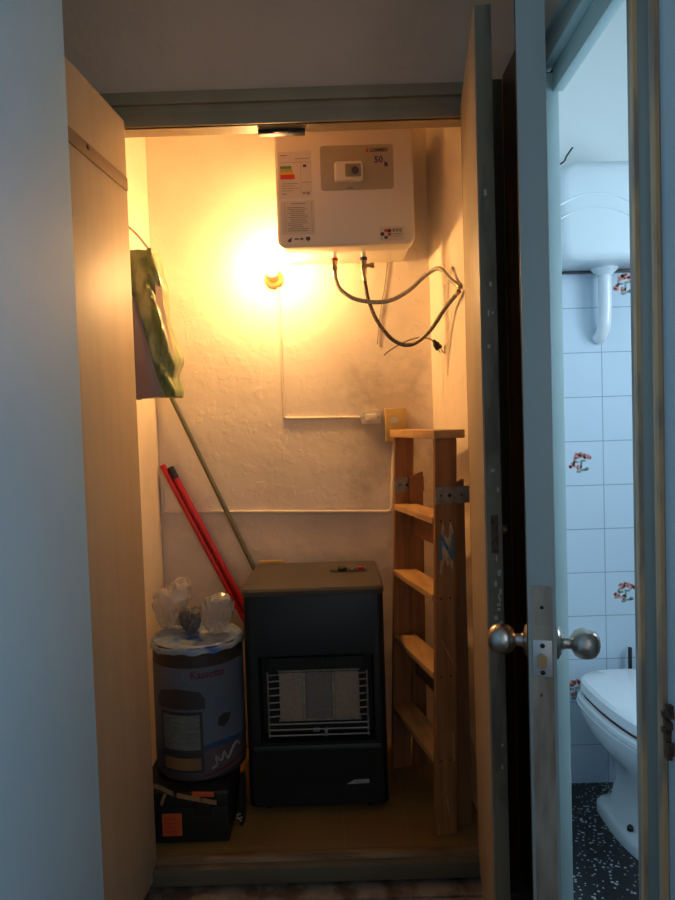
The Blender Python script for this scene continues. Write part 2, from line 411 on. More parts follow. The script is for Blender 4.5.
# bathroom doorway frame
bm = B()
box(bm, .534, .571, 1.70, 1.72, -.08, 2.125, .002)                       # far jamb, hinge side
struct('trim_8', bm, 'bath_frame', 'far jamb of the bathroom doorway')
bm = B()
box(bm, .532, .556, 1.135, 1.72, 2.135, 2.165, .002); box(bm, .5565, .582, 1.135, 1.70, 2.078, 2.17, .002); box(bm, .536, .57, 1.135, 1.72, 2.165, 2.205, .002)
box(bm, .522, .54, 1.135, 1.74, 2.19, 2.262, .003)
struct('trim_9', bm, 'bath_frame', 'head of the bathroom doorway')
# near jamb: ridged architrave seen almost edge-on
def jamb_prism(pts): return prism(B(), [(x, y, -.08) for x, y in pts], (0, 0, 2.34))
nj = struct('trim_10', jamb_prism([(.572, 1.24), (.540, 1.24), (.5385, 1.233), (.538, 1.118), (.572, 1.118)]), 'jamb', 'worn near jamb of the bathroom doorway')
r1 = obj('warm_ridge', jamb_prism([(.5385, 1.226), (.5345, 1.214), (.5335, 1.202), (.5385, 1.195)]), 'jamb_warm', nj, label='worn ridge painted warm lit, nearer the doorway')
r2 = obj('warm_ridge', jamb_prism([(.5385, 1.152), (.5335, 1.140), (.532, 1.132), (.532, 1.120), (.5385, 1.119)]), 'jamb_warm', nj, label='worn ridge painted warm lit, beside the blue wall')
obj('groove', jamb_prism([(.5384, 1.195), (.5372, 1.188), (.5372, 1.160), (.5384, 1.152)]), 'jamb_grey', nj, label='grey blue painted groove')
bm = B()
for k in range(9):
    a = V((.531, 1.108 + random.uniform(-.014, .014), .700 + k * .0105)); w = random.uniform(.012, .022)
    hexa(bm, a, (.010, 0, 0), (0, w, random.uniform(-.004, .004)), (0, 0, .012), .002)
obj('splintered_strike', bm, 'rot', nj, label='splintered brown hole where the strike was')

# bathroom shell
bm = B(); box(bm, .585, 1.9, 2.45, 2.55, -.2, 1.8225); wb = struct('wall_bathroom_back', bm, 'tiles', 'tiled bathroom wall behind the toilet')
bm = B(); box(bm, .585, 1.9, 2.457, 2.55, 1.8225, 2.75); struct('wall_bathroom_upper', bm, 'upper_white', 'white painted bathroom wall above the tiles')
bm = B(); box(bm, .57, .605, 1.985, 2.45, -.2, 2.75); struct('wall_bathroom_left', bm, 'upper_white')
bm = B()
box(bm, 1.8, 1.9, .75, 1.0, -.2, 2.75); box(bm, 1.8, 1.9, 1.8, 2.45, -.2, 2.75); box(bm, 1.8, 1.9, 1.0, 1.8, -.2, .95); box(bm, 1.8, 1.9, 1.0, 1.8, 2.3, 2.75)
struct('wall_bathroom_right', bm, 'upper_white')
bm = B(); box(bm, .57, 1.9, .65, .75, -.2, 2.75); struct('wall_bathroom_near', bm, 'upper_white')
bm = B(); box(bm, .57, 1.9, .65, 2.55, 2.75, 2.85); struct('ceiling_bathroom', bm, 'ceiling')
bm = B(); box(bm, .57, 1.9, .65, 2.45, -.22, -.08); struct('floor_bathroom', bm, 'terrazzo', 'black terrazzo bathroom floor')
bm = B()
for y0, y1, z0, z1 in ((1.0, 1.04, .95, 2.3), (1.76, 1.8, .95, 2.3), (1.04, 1.76, .95, .99), (1.04, 1.76, 2.26, 2.3), (1.38, 1.42, .99, 2.26)):
    box(bm, 1.83, 1.87, y0, y1, z0, z1, .003)
struct('window_2', bm, 'bath_frame', 'bathroom window')
# flower transfers fired on single tiles of the back wall
def flower(cx, cz, s, seed):
    rnd = random.Random(seed)
    bms = {'petal': B(), 'petal_lite': B(), 'leaf': B()}
    def blob(k, x, z, r, rz=None):
        pts = [(cx + s * (x + r * math.cos(a) * rnd.uniform(.8, 1.15)), 2.4495, cz + s * (z + (rz or r) * math.sin(a) * rnd.uniform(.8, 1.15))) for a in [2 * PI * i / 10 for i in range(10)]]
        prism(bms[k], pts, (0, .0012, 0))
    for x, z, r in ((-.010, .024, .011), (.006, .029, .010), (.022, .022, .010), (-.027, -.008, .011), (-.004, -.015, .009), (.034, .018, .006)):
        for i in range(5):
            a = 2 * PI * i / 5 + rnd.random()
            blob('petal' if i % 2 else 'petal_lite', x + r * .65 * math.cos(a), z + r * .65 * math.sin(a), r * .55)
    for x, z, r, rz in ((-.012, .004, .010, .004), (.010, .008, .011, .004), (.014, -.024, .013, .005), (-.004, -.029, .010, .005), (.004, -.006, .004, .013), (-.020, .008, .005, .010), (.024, -.020, .008, .006)):
        blob('leaf', x, z, r, rz)
    f = obj('flower_transfer', bms['leaf'], 'leaf', wb)
    obj('petals', bms['petal'], 'petal', f); obj('petals', bms['petal_lite'], 'petal_lite', f)
for i, (x, z) in enumerate(((.875, 1.106), (1.030, .625), (1.045, 1.742), (.842, .27))): flower(x, z, 1.05, i)

# ------------------------------------------------------------------ doors
def leaf(name, a, d, width, n, th, z0, z1, m, label):
    """a: hinge-side corner on the shown face, d: unit direction to the free edge, n: unit direction of thickness"""
    a, d, n = V(a), V(d).normalized(), V(n).normalized()
    bm = B(); hexa(bm, (a.x, a.y, z0), d * width, n * th, (0, 0, z1 - z0), .002)
    return struct(name, bm, m, label), a, d, n
# left closet leaf
d1, a, d, n = leaf('door_1', (-.579, 1.960, 0), (-.042, -.47, 0), .468, (-1, .07, 0), .026, -.045, 2.157, 'plywood', 'plywood left leaf of the closet door')
bm = B(); nn = V((1, -.07, 0)).normalized(); p = V((-.579, 1.960, 0))
hexa(bm, p + d * .012 + V((0, 0, 1.956)) + nn * .0003, d * .40, nn * .007, (0, 0, .036), .002)
obj('batten', bm, 'batten', d1, label='brown horizontal batten')
bm = B(); hexa(bm, p + d * .255 + V((0, 0, 1.974)) + nn * .0065, d * .012, nn * .003, (0, 0, .010), .001)
obj('nail', bm, 'dark_metal', d1)
# right closet leaf: plywood inner skin, worn green edge
R0 = V((.380, 1.958, 0)); dR = (V((.3225, 1.492, 0)) - R0).normalized(); nR = V((-dR.y, dR.x, 0)); wR = .470
d2, *_ = leaf('door_2', R0 + nR * .002, dR, wR, nR, .033, -.045, 2.168, 'door_edge', 'right leaf of the closet door, standing open')
bm = B(); hexa(bm, R0 + V((0, 0, -.045)) + nR * -.002, dR * (wR - .003), nR * .004, (0, 0, 2.213), .001)
obj('inner_skin', bm, 'plywood', d2, label='plywood inner face')
fe = R0 + dR * (wR - .0005)
bm = B(); hexa(bm, fe + nR * .010 + V((0, 0, .98)), nR * .016, dR * .0012, (0, 0, .085), .0005)
obj('rust_patch', bm, 'rot', d2, label='rusty mortise on the free edge')
bm = B()
for k in range(26):
    w = random.uniform(.003, .008); z = random.choice((random.uniform(.80, .97), random.uniform(.1, 2.0)))
    hexa(bm, fe + nR * random.uniform(.006, .026) + V((0, 0, z)), nR * w, dR * .001, (0, 0, random.uniform(.004, .014)), .0004)
obj('paint_chips', bm, 'paper', d2, label='flaked paint showing pale undercoat')
# a latch on the leaf's outer face glints in the dark gap
bm = B(); lathe(bm, R0 + dR * .30 + nR * .035 + V((0, 0, 1.005)), nR, [(.012, 0), (.012, .004), (.006, .006), (.006, .018), (.011, .02), (.011, .028), (.004, .031)], 16)
obj('pull_knob', bm, 'brass', d2)
# bathroom leaf, edge-on
E0 = V((.3555, 1.2, 0)); dB = (V((.505, 1.688, 0)) - E0).normalized(); nB = V((dB.y, -dB.x, 0)); wB = .508
bm = B(); hexa(bm, E0 - nB * .0245 + V((0, 0, -.06)), dB * wB, nB * .049, (0, 0, 2.17), .002)
d3 = struct('door_3', bm, 'bath_door', 'bathroom door standing open edge-on')
bm = B(); hexa(bm, E0 - nB * .0265 + V((0, 0, -.06)) + dB * .004, dB * (wB - .006), nB * .0024, (0, 0, 2.17), .001)
obj('hall_face', bm, 'casing_dark', d3, label='dark brown face')  # thin dark brown skin on the hall side of the leaf
bm = B(); hexa(bm, E0 - nB * .019 + V((0, 0, -.055)) - dB * .0012, dB * .002, nB * .038, (0, 0, 1.03), .0006)
obj('worn_edge', bm, 'jamb', d3, label='worn lower strip of the door edge')
bm = B(); hexa(bm, E0 - nB * .0165 - dB * .0032 + V((0, 0, .813)), dB * .0024, nB * .033, (0, 0, .066), .0008)
lp = obj('latch_plate', bm, 'latch', d3, label='steel latch plate')
bm = B(); prism(bm, rrect(-.0085, .0085, 0, .026, .008, 0, 5), (0, .010, 0))
for v in bm.verts: v.co = E0 - nB * .001 - dB * .0105 + V((0, 0, .829)) + nB * v.co.x + dB * v.co.y + V((0, 0, v.co.z))
obj('latch_bolt', bm, 'brass', lp)
for z in (.869, .820):
    bm = B(); lathe(bm, E0 - dB * .0028 + V((0, 0, z)), -dB, [(.0045, 0), (.0045, .0008), (.003, .0014)], 12); obj('screw', bm, 'dark_metal', lp)
bm = B(); hexa(bm, E0 - nB * .014 - dB * .0018 + V((0, 0, .905)), dB * .0022, nB * .030, (0, 0, .072), .0007)
fp = obj('filler_block', bm, 'jamb', d3, label='wooden patch let into the edge above the latch')
bm = B(); lathe(bm, E0 - dB * .0018 + V((0, 0, .938)), -dB, [(.0035, 0), (.0035, .0006)], 10); obj('screw_hole', bm, 'black_matt', fp)
KC = E0 + dB * .052 + V((0, 0, .860))
prof = [(.030, 0), (.031, .003), (.026, .008), (.0135, .011), (.0115, .016), (.0115, .024), (.0145, .027), (.022, .031), (.0268, .039), (.0285, .049), (.0272, .060), (.023, .069), (.014, .075), (.004, .077)]
for s, lab in ((-1, 'knob on the hall side'), (1, 'knob on the bathroom side')):
    bm = B(); lathe(bm, KC + nB * (.0245 * s), nB * s, prof, 32); obj('knob', bm, 'nickel', d3, label=lab)
bm = B(); hexa(bm, E0 - nB * .006 - dB * .0016 + V((0, 0, .775)), dB * .002, nB * .005, (0, 0, .006), .0008); obj('nail', bm, 'rot', d3)

# ------------------------------------------------------------------ water heater
wh = thing('water_heater', 'white square electric water heater high on the closet back wall', 'water heater', (.055, 2.65, 1.895))
X0, X1, Z0, Z1 = -.187, .290, 1.892, 2.345
def ringed(x0, x1, z0, z1, r, ys, ins):
    bm = B(); loft(bm, [rrect(x0 + i, x1 - i, z0 + i, z1 - i, max(r - i, .004), y, 6) for y, i in zip(ys, ins)]); return bm
obj('front_cover', ringed(X0, X1, Z0, Z1, .028, (2.450, 2.378, 2.371, 2.368), (0, 0, .003, .010)), 'enamel', wh, sharp=50)
obj('rear_housing', ringed(X0 + .006, X1 - .006, Z0 + .003, Z1 - .003, .030, (2.649, 2.64, 2.448), (.008, 0, 0)), 'enamel_rear', wh, sharp=50)
bm = B(); plate(bm, -.031, .2205, 2.082, 2.232, 2.364, .006, .010); cp = obj('control_panel', bm, 'panel_grey', wh, label='taupe control panel')
bm = B(); loft(bm, [rrect(.016, .116, 2.106, 2.175, .008, 2.3645, 4), rrect(.018, .114, 2.108, 2.173, .008, 2.350, 4), rrect(.022, .110, 2.112, 2.169, .006, 2.347, 4)])
ds = obj('dial_surround', bm, 'panel_lite', cp, label='cream dial surround')
bm = B(); plate(bm, .054, .108, 2.119, 2.163, 2.3462, .002, .003); obj('dial_window', bm, 'ink', cp, label='dark dial window')
bm = B(); lathe(bm, (.087, 2.3462, 2.139), (0, -1, 0), [(.012, 0), (.012, .008), (.009, .010)], 20); obj('dial', bm, 'ink_dark', cp)
bm = B(); box(bm, .060, .063, 2.3445, 2.3465, 2.124, 2.158); box(bm, .067, .069, 2.3445, 2.3465, 2.128, 2.156); obj('dial_scale', bm, 'olive_ink', cp)
def flat(y):
    return lambda cx, cz: (lambda u, v, w: (cx + u, y - w, cz + v))
F = flat(2.3638)
obj('brand_lettering', text_bm('LOMMEO', .0165, F(.172, 2.2125), .0008, sx=.88, bold=.0009), 'ink_dark', cp)
bm = B(); prism(bm, [(.127, 2.3634, 2.206), (.136, 2.3634, 2.206), (.136, 2.3634, 2.220), (.131, 2.3634, 2.220)], (0, .001, 0)); obj('brand_mark', bm, 'red', cp)
obj('capacity_lettering', text_bm('50', .030, F(.170, 2.180), .0008, bold=.0009), 'ink_navy', cp)
obj('capacity_lettering', text_bm('lt', .019, F(.195, 2.164), .0008, bold=.0016), 'ink_navy', cp)
bm = B(); box(bm, .060, .080, 2.3632, 2.3642, 2.086, 2.0885); obj('rating_mark', bm, 'ink_dark', cp)
# stickers on the cover
def bars(y, items):
    bm = B()
    for x0, x1, z0, z1 in items: box(bm, x0, x1, y, y + .0008, z0, z1)
    return bm
bm = B(); plate(bm, -.176, -.062, 2.058, 2.218, 2.3672, .001, .002); el = obj('energy_label', bm, 'paper', wh, label='energy label with coloured bands')
obj('green_band', bars(2.3664, [(-.170, -.131, 2.160, 2.169)]), 'grn', el)
obj('olive_band', bars(2.3664, [(-.170, -.128, 2.150, 2.160)]), 'olive_ink', el)
obj('orange_band', bars(2.3664, [(-.170, -.125, 2.140, 2.150)]), 'ylw', el)
bm = bars(2.3664, [(-.170, -.120, 2.124, 2.140)]); obj('red_band', bm, 'red', el)
obj('blue_square', bars(2.3664, [(-.091, -.079, 2.164, 2.173)]), 'ink_navy', el)
obj('lettering', bars(2.3664, [(-.168, -.145, 2.203, 2.207), (-.168, -.064, 2.180, 2.1812), (-.100, -.099, 2.075, 2.180), (-.166, -.110, 2.108, 2.110), (-.166, -.120, 2.100, 2.102),
    (-.166, -.104, 2.092, 2.094), (-.166, -.125, 2.084, 2.086), (-.095, -.085, 2.072, 2.080), (-.082, -.070, 2.070, 2.080), (-.166, -.150, 2.072, 2.075), (-.120, -.068, 2.192, 2.194), (-.096, -.066, 2.112, 2.114)]), 'ink', el)
bm = B(); plate(bm, -.172, -.056, 1.935, 2.050, 2.3672, .001, .002); il = obj('instruction_label', bm, 'paper', wh, label='printed instruction label')
it = [(-.135, -.085, 2.039, 2.042)]
rnd = random.Random(3)
for k in range(13): it.append((-.150 + rnd.choice((0, .01)), -.072 - rnd.random() * .03, 2.026 - k * .0066, 2.0285 - k * .0066))
it += [(-.158, -.157, 1.944, 2.045), (-.066, -.065, 1.944, 2.045)]
obj('lettering', bars(2.3664, it), 'ink', il)
bm = bars(2.3670, [(-.128, -.112, 1.918, 1.922), (-.108, -.098, 1.917, 1.923), (-.088, -.074, 1.915, 1.926), (-.083, -.079, 1.910, 1.915)])
prism(bm, [(-.152, 2.3670, 1.910), (-.141, 2.3670, 1.910), (-.136, 2.3670, 1.930), (-.143, 2.3670, 1.921), (-.149, 2.3670, 1.920)], (0, .0008, 0))
obj('approval_marks', bm, 'ink_dark', wh)
bm = B(); plate(bm, .167, .252, 1.905, 1.953, 2.3672, .001, .002); bd = obj('sticker', bm, 'paper', wh, label='small coloured sticker at the lower right corner')
obj('red_block', bars(2.3664, [(.183, .194, 1.934, 1.944), (.195, .206, 1.921, 1.931)]), 'red', bd)
obj('navy_block', bars(2.3664, [(.170, .182, 1.922, 1.933), (.195, .206, 1.933, 1.944), (.183, .194, 1.911, 1.920)]), 'ink_navy', bd)
obj('lettering', bars(2.3664, [(.212, .220, 1.934, 1.945), (.223, .231, 1.934, 1.945), (.234, .243, 1.934, 1.945), (.212, .244, 1.925, 1.928), (.212, .240, 1.918, 1.920)]), 'ink', bd)
# water fittings
def fitting(x, ring):
    bm = B(); lathe(bm, (x, 2.475, 1.900), (0, 0, -1), [(.009, 0), (.009, .028)], 16); f = obj('pipe_stub', bm, 'enamel_rear', wh)
    bm = B(); lathe(bm, (x, 2.475, 1.876), (0, 0, -1), [(.0125, 0), (.0135, .002), (.0135, .009), (.0125, .011)], 16)
    obj('collar', bm, ring, f, label='red collar' if ring == 'red' else 'dark blue collar')
    bm = B(); lathe(bm, (x, 2.475, 1.866), (0, 0, -1), [(.011, 0), (.011, .012), (.009, .013), (.009, .018), (.0115, .019), (.0115, .034), (.008, .036)], 6)
    obj('nut', bm, 'brass', f); return f
fitting(.007, 'red'); fc = fitting(.113, 'ink_navy')
bm = B(); lathe(bm, (.120, 2.475, 1.846), (1, -.1, 0), [(.007, 0), (.007, .016), (.010, .017), (.010, .030), (.006, .032)], 14)
lathe(bm, (.113, 2.475, 1.836), (0, 0, -1), [(.010, 0), (.010, .020), (.008, .024)], 14)
obj('safety_valve', bm, 'brass', wh, label='brass safety valve')

def hose(name, pts, m, r, label, group):
    P = smooth_path(pts, 8)
    t = thing(name, label, 'hose', P[0], group)
    obj('braided_tube', tube(B(), P, r, 10), m, t)
    d0 = (P[1] - P[0]).normalized(); d1_ = (P[-1] - P[-2]).normalized()
    obj('ferrule', lathe(B(), P[0] - d0 * .001, d0, [(.0085, 0), (.0085, .022), (.0065, .024)], 12), 'brass', t)
    obj('ferrule', lathe(B(), P[-1] - d1_ * .022, d1_, [(.0065, 0), (.0085, .002), (.0085, .02)], 12), 'brass', t)
    return t
hose('flexible_hose', [(.007, 2.475, 1.832), (.010, 2.474, 1.80), (.030, 2.465, 1.757), (.088, 2.45, 1.719), (.185, 2.44, 1.708), (.262, 2.41, 1.736), (.325, 2.36, 1.783), (.362, 2.31, 1.790), (.388, 2.255, 1.742), (.409, 2.19, 1.703)],
     'hose_pale', .0078, 'pale braided hose hanging from the red collar under the water heater', 'hoses under the water heater')
hose('flexible_hose', [(.113, 2.475, 1.812), (.117, 2.472, 1.775), (.127, 2.46, 1.715), (.157, 2.45, 1.638), (.212, 2.44, 1.568), (.272, 2.42, 1.550), (.330, 2.37, 1.588), (.372, 2.29, 1.650), (.401, 2.175, 1.688)],
     'hose_dark', .0074, 'dark braided hose hanging from the brass safety valve under the water heater', 'hoses under the water heater')
pc = thing('power_cord', 'loose grey cord with a black plug dangling below the hoses', 'cord', (.35, 2.50, 1.51))
P = smooth_path([(.179, 2.50, 1.524), (.209, 2.49, 1.545), (.258, 2.475, 1.568), (.300, 2.46, 1.578), (.338, 2.445, 1.572), (.356, 2.44, 1.560)], 6)
obj('flex', tube(B(), P, .0032, 8), 'cord_grey', pc)
dp = V((.022, 0, -.034)).normalized()
obj('plug', lathe(B(), V((.353, 2.44, 1.566)), dp, [(.005, 0), (.008, .010), (.0125, .018), (.0135, .034), (.011, .040)], 14), 'black', pc)
for s in (-.006, .006): obj('pin', tube(B(), [V((.353, 2.44, 1.566)) + dp * .038 + V((s, s * .3, 0)), V((.353, 2.44, 1.566)) + dp * .056 + V((s, s * .3, 0))], .002, 8), 'nickel', pc)
obj('wall_wire', tube(B(), smooth_path([(.214, 2.646, 1.90), (.200, 2.646, 1.80), (.187, 2.646, 1.74), (.174, 2.646, 1.66), (.165, 2.646, 1.58)], 5), .0022, 8), 'cord_grey',
    label='thin wire running down the plaster under the water heater', cat='wire')

# ------------------------------------------------------------------ bulb, wiring
lb = thing('wall_lamp', 'bare lit bulb in a socket on the closet back wall', 'lamp', (-.228, 2.65, 1.845))
ax = V((0, -1, .20)).normalized(); o = V((-.228, 2.650, 1.843))
obj('socket', lathe(B(), o, ax, [(.034, 0), (.036, .004), (.035, .018), (.030, .024), (.024, .028), (.0235, .082), (.019, .085)], 28), 'socket', lb)
obj('bulb', lathe(B(), o, ax, [(.012, .083), (.014, .090), (.021, .100), (.027, .112), (.0285, .124), (.026, .136), (.018, .146), (.006, .151)], 24), 'bulb', lb, label='glowing bulb')
def run(name, pts, r, label, m='conduit', cat='conduit'):
    bm = B(); tube(bm, pts, r, 8); return obj(name, bm, m, label=label, cat=cat, group='painted conduits on the closet wall')
run('cable_conduit', [(-.214, 2.645, 1.815), (-.211, 2.645, 1.60), (-.209, 2.645, 1.314), (-.205, 2.645, 1.306), (-.19, 2.645, 1.304), (.088, 2.645, 1.299)], .0058, 'thin painted conduit dropping from the bulb and turning right to the switch')
run('cable_conduit', [(-.698, 2.645, 1.09), (-.696, 2.645, .965), (-.690, 2.645, .955), (-.676, 2.645, .952), (.180, 2.645, .926), (.196, 2.645, .930), (.203, 2.645, .945), (.217, 2.645, 1.205)], .0062, 'long painted conduit along the top of the grey lower wall, rising to the ochre box')
sw = thing('light_switch', 'small ivory switch on the closet back wall left of the ochre box', 'switch', (.131, 2.65, 1.27))
bm = B(); plate(bm, .094, .168, 1.273, 1.322, 2.628, .022, .005); obj('switch_plate', bm, 'switch', sw)
bm = B(); box(bm, .110, .152, 2.622, 2.629, 1.284, 1.310, .003); obj('rocker', bm, 'conduit', sw)
for x in (.098, .158):
    bm = B(); box(bm, x, x + .006, 2.626, 2.629, 1.294, 1.300, .001); obj('screw', bm, 'ink', sw)
jb = thing('junction_box', 'ochre wooden junction box behind the top of the ladder', 'box', (.226, 2.65, 1.20))
bm = B(); box(bm, .184, .266, 2.606, 2.65, 1.200, 1.330, .004); obj('box_body', bm, 'box_ochre', jb)
bm = B(); prism(bm, [(.204 + .016 * (1 + math.cos(a)), 2.604, 1.283 + .010 * math.sin(a)) for a in [2 * PI * i / 16 for i in range(16)]], (0, .004, 0)); obj('badge', bm, 'silver', jb, label='silver oval badge')

# ------------------------------------------------------------------ gas heater
gh = thing('gas_heater', 'dark portable cabinet gas heater on the closet floor', 'heater', (-.1, 2.37, 0))
hx0, hx1, hy, hb = -.327, .130, 2.165, 2.575
def plan(i, r, z, x0=hx0, x1=hx1, y0=hy, y1=hb):
    return [(x, y, z) for x, _, y in rrect(x0 + i, x1 - i, y0 + i, y1 - i, max(.002, r - i), 0, 5)]
# cabinet wall with a recessed firebox in its front: build the front as a frame
bm = B()
rx0, rx1, rz0, rz1 = -.283, .092, .243, .530
loft(bm, [plan(0, .022, .035), plan(0, .022, .720), plan(.003, .022, .727)])
cab = obj('cabinet', bm, 'gh_body', gh)
cut_bm = B(); box(cut_bm, rx0, rx1, hy - .05, hy + .075, rz0, rz1, .012, 3)
cme = bpy.data.meshes.new('cut'); cut_bm.to_mesh(cme); cut_bm.free()
co = bpy.data.objects.new('cut', cme); COL.objects.link(co); co.location = -ORG['gas_heater'] * 0
cab_w = cab.copy(); cab_w.data = cab.data.copy(); cab_w.parent = None; cab_w.location = ORG['gas_heater']; COL.objects.link(cab_w)
md = cab_w.modifiers.new('b', 'BOOLEAN'); md.operation = 'DIFFERENCE'; md.object = co; md.solver = 'EXACT'
nm = bpy.data.meshes.new_from_object(cab_w.evaluated_get(bpy.context.evaluated_depsgraph_get()))
bpy.data.objects.remove(cab_w); bpy.data.objects.remove(co)
bm = bmesh.new(); bm.from_mesh(nm)
for f in bm.faces: f.smooth = True
for e in bm.edges: e.smooth = not (len(e.link_faces) == 2 and e.calc_face_angle(0) > .55)
bm.to_mesh(nm); bm.free(); nm.materials.clear(); nm.materials.append(M['gh_body']); cab.data = nm
bm = B(); loft(bm, [plan(-.002, .022, .726), plan(-.003, .024, .730), plan(-.003, .024, .742), plan(.004, .020, .749), plan(.012, .016, .750)]); obj('top_panel', bm, 'gh_top', gh, label='top with reflected warm light painted in as brown')
bm = B(); box(bm, -.318, -.222, 2.570, 2.584, .738, .760, .002); obj('rear_strip', bm, 'box_ochre', gh, label='pale strip at the back left corner of the top')  # thin pale strip along the back edge
bm = B(); prism(bm, [(x, y, .7498) for x, _, y in rrect(-.045, .088, 2.385, 2.425, .018, 0, 5)], (0, 0, .003)); ctl = obj('control_plate', bm, 'black', gh)
bm = B(); lathe(bm, (.000, 2.405, .752), (0, 0, 1), [(.016, 0), (.016, .010), (.012, .013)], 20); obj('gas_knob', bm, 'dark_metal', ctl)
bm = B(); lathe(bm, (.066, 2.407, .752), (0, 0, 1), [(.010, 0), (.010, .010), (.007, .012)], 16); obj('igniter_button', bm, 'red', ctl, label='red igniter button')
bm = B(); lathe(bm, (.034, 2.405, .752), (0, 0, 1), [(.006, 0), (.006, .004)], 12); obj('indicator', bm, 'silver', ctl)
# firebox interior
yb = hy + .070
bm = B()
box(bm, rx0 + .004, rx1 - .004, yb - .002, yb + .003, rz0 + .004, rz1 - .004)
fb = obj('firebox', bm, 'gh_dark', gh, label='black firebox behind the guard')
for x0, x1, m in ((-.220, -.142, 'burner'), (-.133, -.046, 'burner_mid'), (-.037, .044, 'burner')):
    bm = B(); box(bm, x0, x1, hy + .028, yb - .004, .307, .464, .002); obj('ceramic_plate', bm, m, gh)
for x in (-.1375, -.0415):
    bm = B(); box(bm, x - .004, x + .004, hy + .024, yb - .004, .306, .464, .001); obj('burner_bar', bm, 'plate', gh)
for z in (.465, .300):
    bm = B(); box(bm, -.224, .048, hy + .030, yb - .004, z, z + .006, .001); obj('burner_bar', bm, 'plate', gh)
bm = B(); box(bm, rx0 + .035, rx1 - .035, hy + .006, hy + .012, .480, .520)
vp = obj('vent_panel', bm, 'gh_body', gh)
bm = B()
for k in range(20): box(bm, -.236 + k * .0152, -.229 + k * .0152, hy + .004, hy + .0065, .486, .514)
obj('slots', bm, 'black_matt', vp)
for k, z in enumerate((.462, .441, .418, .394, .370, .347, .324, .300, .281, .262)):
    if k < 7:                                            # side stubs of the guard, bent back behind the plates
        for xa, xb in ((rx0 + .026, -.216), (.042, rx1 - .020)): obj('guard_wire', tube(B(), [(xa, hy + .012, z), (xb, hy + .018, z)], .0025, 6), 'chrome', gh)
    else: obj('guard_wire', tube(B(), [(rx0 + .026, hy + .010, z), (rx1 - .020, hy + .010, z)], .0026, 6), 'chrome', gh)
for x in (rx0 + .028, rx1 - .022): obj('guard_post', tube(B(), [(x, hy + .012, .255), (x, hy + .012, .472)], .003, 6), 'chrome', gh)
bm = B(); box(bm, -.112, -.090, hy + .010, hy + .024, .272, .284, .002); obj('pilot_burner', bm, 'chrome', gh)
bm = B(); box(bm, -.074, -.064, hy + .006, hy + .022, .258, .284, .001); obj('igniter_pin', bm, 'chrome', gh)
bm = B(); loft(bm, [rrect(hx0 + .018, hx1 - .018, .214, .236, .004, hy + .002, 3), rrect(hx0 + .018, hx1 - .018, .214, .236, .004, hy - .006, 3), rrect(hx0 + .020, hx1 - .020, .216, .226, .003, hy - .010, 3)]); obj('ledge', bm, 'gh_body', gh)
bm = B(); plate(bm, hx0 + .016, hx1 - .016, .050, .212, hy - .004, .006, .006)
lpn = obj('lower_panel', bm, 'gh_body', gh)
bm = B()
for k in range(5): box(bm, -.270, -.05, hy - .0058, hy - .0035, .060 + k * .009, .0635 + k * .009, .0008); box(bm, -.02, .08, hy - .0058, hy - .0035, .060 + k * .009, .0635 + k * .009, .0008)
obj('vent_ribs', bm, 'gh_dark', lpn)
bm = B(); prism(bm, [(-.006, hy - .007, .103), (.066, hy - .007, .105), (.066, hy - .007, .117), (.018, hy - .007, .116)], (0, .004, 0)); npn = obj('nameplate', bm, 'silver', gh, label='small slanted silver nameplate')
bm = B()
for k in range(5): box(bm, .020 + k * .0088, .0255 + k * .0088, hy - .0076, hy - .0066, .1065, .1135)
obj('lettering', bm, 'ink', npn)
bm = B(); loft(bm, [plan(.02, .02, .022), plan(.012, .02, .036)]); obj('base_skirt', bm, 'gh_dark', gh)
for x, y in ((hx0 + .06, hy + .05), (hx1 - .06, hy + .05), (hx0 + .06, hb - .05), (hx1 - .06, hb - .05)):
    bm = B(); lathe(bm, (x - .009, y, .0155), (1, 0, 0), [(.012, 0), (.0155, .002), (.0155, .016), (.012, .018)], 18); obj('castor', bm, 'black', gh)

# ------------------------------------------------------------------ step ladder
sl = thing('step_ladder', 'folded wooden step ladder leaning by the right closet wall', 'ladder', (.30, 2.25, 0))
a = V((-.233, .972, 0)); b = V((.972, .233, 0)); Zv = V((0, 0, 1))
T = .020
def near_front(z): return V((.262 + .034 * z / 1.22, 2.026 + .030 * z / 1.22, z))
LEN0, LEN1 = .445, .405
def L(z): return LEN0 + (LEN1 - LEN0) * z / 1.22
SW = .070
for side in (0, 1):
    p0, p1 = near_front(0), near_front(1.222)
    if side: p0 = p0 + a * (L(0) - T); p1 = p1 + a * (L(1.22) - T)
    bm = B(); u = b * SW
    loft(bm, [[p0, p0 + u, p0 + u + a * T, p0 + a * T], [p1, p1 + u, p1 + u + a * T, p1 + a * T]])
    bmesh.ops.bevel(bm, geom=list(bm.edges), offset=.002, segments=2, affect='EDGES')
    st = obj('stile', bm, 'lad', sl)
    if not side: near_stile = st
for z in (.241, .502, .742, .980):
    p = near_front(z) + a * (T + .0005) - b * .004 - Zv * .020
    bm = B(); hexa(bm, p, a * (L(z) - 2 * T - .001), b * .082, Zv * .020, .002); tr = obj('step', bm, 'lad_step', sl)
p = near_front(1.222) - a * .012 - b * .010
bm = B(); hexa(bm, p, a * (LEN1 + .024), b * .102, Zv * .026, .003); obj('top_board', bm, 'lad_step', sl)
for z in (.232, .492, .732, .970):
    for e in (.018, .048): obj('bolt', lathe(B(), near_front(z) + b * e + a * .0005, -a, [(.0035, 0), (.0035, .0012), (.002, .0018)], 8), 'dark_metal', near_stile)
